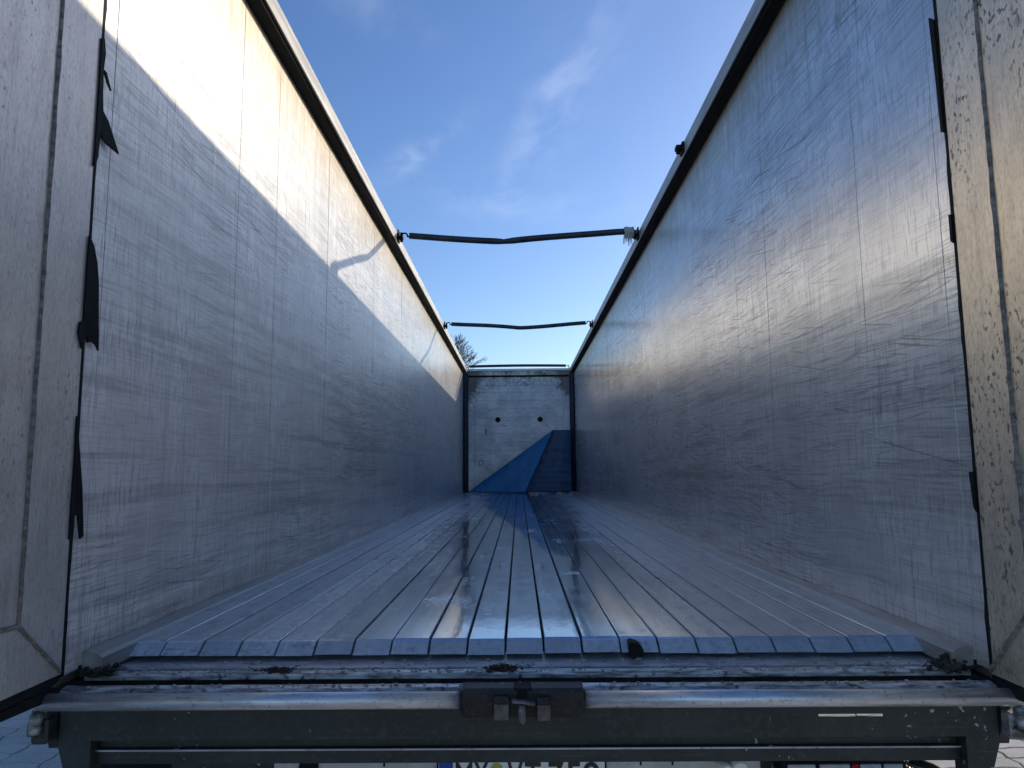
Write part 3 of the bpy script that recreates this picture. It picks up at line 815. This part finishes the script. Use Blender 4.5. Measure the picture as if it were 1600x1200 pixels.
# ------------------------------------------------------------------ blue tarpaulin slumped at the front wall
tp = empty('tarpaulin', (.3, 13.45, 0)); tag(tp, 'blue tarpaulin slumped in the right corner of the front wall', 'tarpaulin')
def sheet(name, grid, material, parent, th=.006):
    nu, nv = len(grid), len(grid[0])
    bm = bmesh.new(); vs_ = [[bm.verts.new(p) for p in row] for row in grid]
    for i in range(nu-1):
        for j in range(nv-1):
            bm.faces.new((vs_[i][j], vs_[i+1][j], vs_[i+1][j+1], vs_[i][j+1])).smooth = True
    bmesh.ops.recalc_face_normals(bm, faces=bm.faces[:])
    bmesh.ops.solidify(bm, geom=bm.faces[:], thickness=th)
    return done(name, bm, material, parent)
# folded flap: apex at upper right, bottom edge on the floor
A = Vector((.735, 13.50, 1.35)); B0 = Vector((-1.13, 13.30, .012)); B1 = Vector((.13, 13.12, .012))
grid = []
for i in range(26):
    u = i/25; row = []
    for j in range(26):
        v = j/25
        base = B0.lerp(B1, v); p = A.lerp(base, u)
        p.y += -.05*math.sin(math.pi*u)*math.sin(math.pi*v) + .016*math.sin(v*9+u*4)*u
        p.z = max(.012, p.z + .012*math.sin(v*6.3)*math.sin(math.pi*u))
        row.append(p)
    grid.append(row)
sheet('folded_flap', grid, MTARP, tp)
grid = []
for i in range(30):
    u = i/29; row = []
    for j in range(22):
        v = j/21
        xl = .735+(.10-.735)*u; x = xl+(1.15-xl)*v
        z = 1.35*(1-u)+.012
        fold = .016*math.sin(u*36+.8*math.sin(v*3))*(.1+u*1.0)
        row.append(Vector((x, 13.52-.10*u*u+fold+.02*math.sin(v*7), z)))
    grid.append(row)
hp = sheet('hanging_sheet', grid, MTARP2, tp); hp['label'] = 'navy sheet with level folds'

# ------------------------------------------------------------------ dirt
def clump(label, c, size, seed, n=70, flat=.6):
    rc = random.Random(seed); bm = bmesh.new()
    for k in range(n):
        t = bmesh.new(); bmesh.ops.create_icosphere(t, subdivisions=2, radius=1)
        r = size*rc.uniform(.06, .20)*(1.5 if k < 3 else 1)
        o_ = Vector((rc.gauss(0, size*.55), rc.gauss(0, size*.35), abs(rc.gauss(0, size*.3*flat))))
        sd = rc.uniform(0, 50)
        for v in t.verts:
            nn = 1+.55*mnoise.noise(v.co*1.6+Vector((sd, 0, 0)))+.25*mnoise.noise(v.co*4+Vector((0, sd, 0)))
            v.co = Vector(c)+o_+Vector((v.co.x*r*1.2, v.co.y*r, v.co.z*r*flat))*nn
        me = bpy.data.meshes.new('t'); t.to_mesh(me); t.free(); bm.from_mesh(me); bpy.data.meshes.remove(me)
    # a few straws
    for k in range(n):
        a = rc.uniform(0, 6.28); p = Vector(c)+Vector((rc.gauss(0, size*.6), rc.gauss(0, size*.3), size*.15))
        d = Vector((math.cos(a), math.sin(a)*.6, rc.uniform(-.1, .5)))*size*rc.uniform(.3, .8)
        bm_tube(bm, [p, p+d], size*.035, 4)
    o = done('dirt_clump', bm, MDIRT)
    return tag(o, label, 'dirt', 'dirt left on the rear sill')
clump('dark dirt clump on the sill above the centre latch', (-.062, -.165, -.052), .034, 1)
clump('flat tuft of dirt on the sill lip, left of centre', (-.70, -.165, -.052), .034, 2, 60, .35)
clump('dark dirt heap in the left rear floor corner', (-1.20, -.19, -.048), .040, 3, 110, .9)
clump('dark dirt heap in the right rear floor corner', (1.185, -.19, -.048), .042, 4, 110, 1.0)
rg = random.Random(14); bm = bmesh.new()
for k in range(520):
    x = rg.uniform(-1.2, 1.2); band = rg.random()
    if band < .55: y, z = rg.uniform(-.19, -.14), -.051
    elif band < .8: y, z = rg.uniform(-.286, -.262), -.059
    else: y, z = rg.uniform(-.127, -.06), -.0495
    s_ = rg.uniform(.001, .0035)*(1.8 if rg.random() < .06 else 1)
    bm_box(bm, -s_*1.4, s_*1.4, -s_, s_, -s_*.6, s_*.6, 0, mtx=Matrix.Translation((x, y, z+s_*.4)) @ Matrix.Rotation(rg.uniform(0, 6), 4, 'Z') @ Matrix.Rotation(rg.uniform(-.5, .5), 4, 'X'))
tag(done('grit', bm, MGRIT), 'pale grit scattered along the rear sill', 'grit', kind='stuff')
bm = bmesh.new()
for k in range(60):
    x = rg.choice((rg.uniform(.2, 1.15), rg.uniform(-1.1, -.6))); y = rg.uniform(11.6, 13.1); s_ = rg.uniform(.008, .03)
    bm_box(bm, -s_*1.6, s_*1.6, -s_, s_, -s_*.5, s_*.5, s_*.2, mtx=Matrix.Translation((x, y, s_*.5)) @ Matrix.Rotation(rg.uniform(0, 6), 4, 'Z') @ Matrix.Rotation(rg.uniform(-.3, .3), 4, 'X'))
tag(done('litter', bm, MGRIT), 'pale scraps lying on the floor before the tarpaulin', 'litter', kind='stuff')

# ------------------------------------------------------------------ bare tree beyond the front
def tree(base, height, seed):
    rt = random.Random(seed)
    root = empty('bare_tree', base); tag(root, 'leafless winter tree rising beyond the left wall at the front', 'tree')
    trunk = bmesh.new(); crown = bmesh.new()
    def grow(p, d, ln, r, depth):
        pts = [p]; q_ = p.copy(); dd = d.copy()
        seg = 4 if depth < 5 else 3
        for k in range(seg):
            dd = (dd + Vector((rt.gauss(0, .12), rt.gauss(0, .12), rt.gauss(.03, .08)))).normalized()
            q_ = q_ + dd*ln/seg; pts.append(q_.copy())
        rr_ = [r*(1-.45*k/seg) for k in range(seg+1)]
        bm_tube(trunk if depth < 2 else crown, pts, rr_, 8 if depth < 2 else (5 if depth < 4 else 3), depth < 2)
        if depth >= 8: return
        kids = 3 if depth < 2 else rt.choice((2, 3, 4))
        for k in range(kids):
            t = rt.uniform(.45, 1.0) if k else 1.0
            i = min(seg, max(1, round(t*seg)))
            a = rt.uniform(0, 6.28); spread = rt.uniform(.35, .8) if k else rt.uniform(.1, .35)
            ax = dd.cross(Vector((math.cos(a), math.sin(a), .3))).normalized()
            nd = (Matrix.Rotation(spread, 3, ax) @ dd).normalized()
            grow(pts[i], nd, ln*rt.uniform(.62, .82), max(.012, rr_[i]*rt.uniform(.52, .68)), depth+1)
    grow(Vector(base), Vector((.02, 0, 1)), height*.27, .24, 0)
    done('trunk', trunk, MBARK, root); done('crown', crown, MBARK, root)
tree((-6.5, 46, GZ), 13.0, 6)
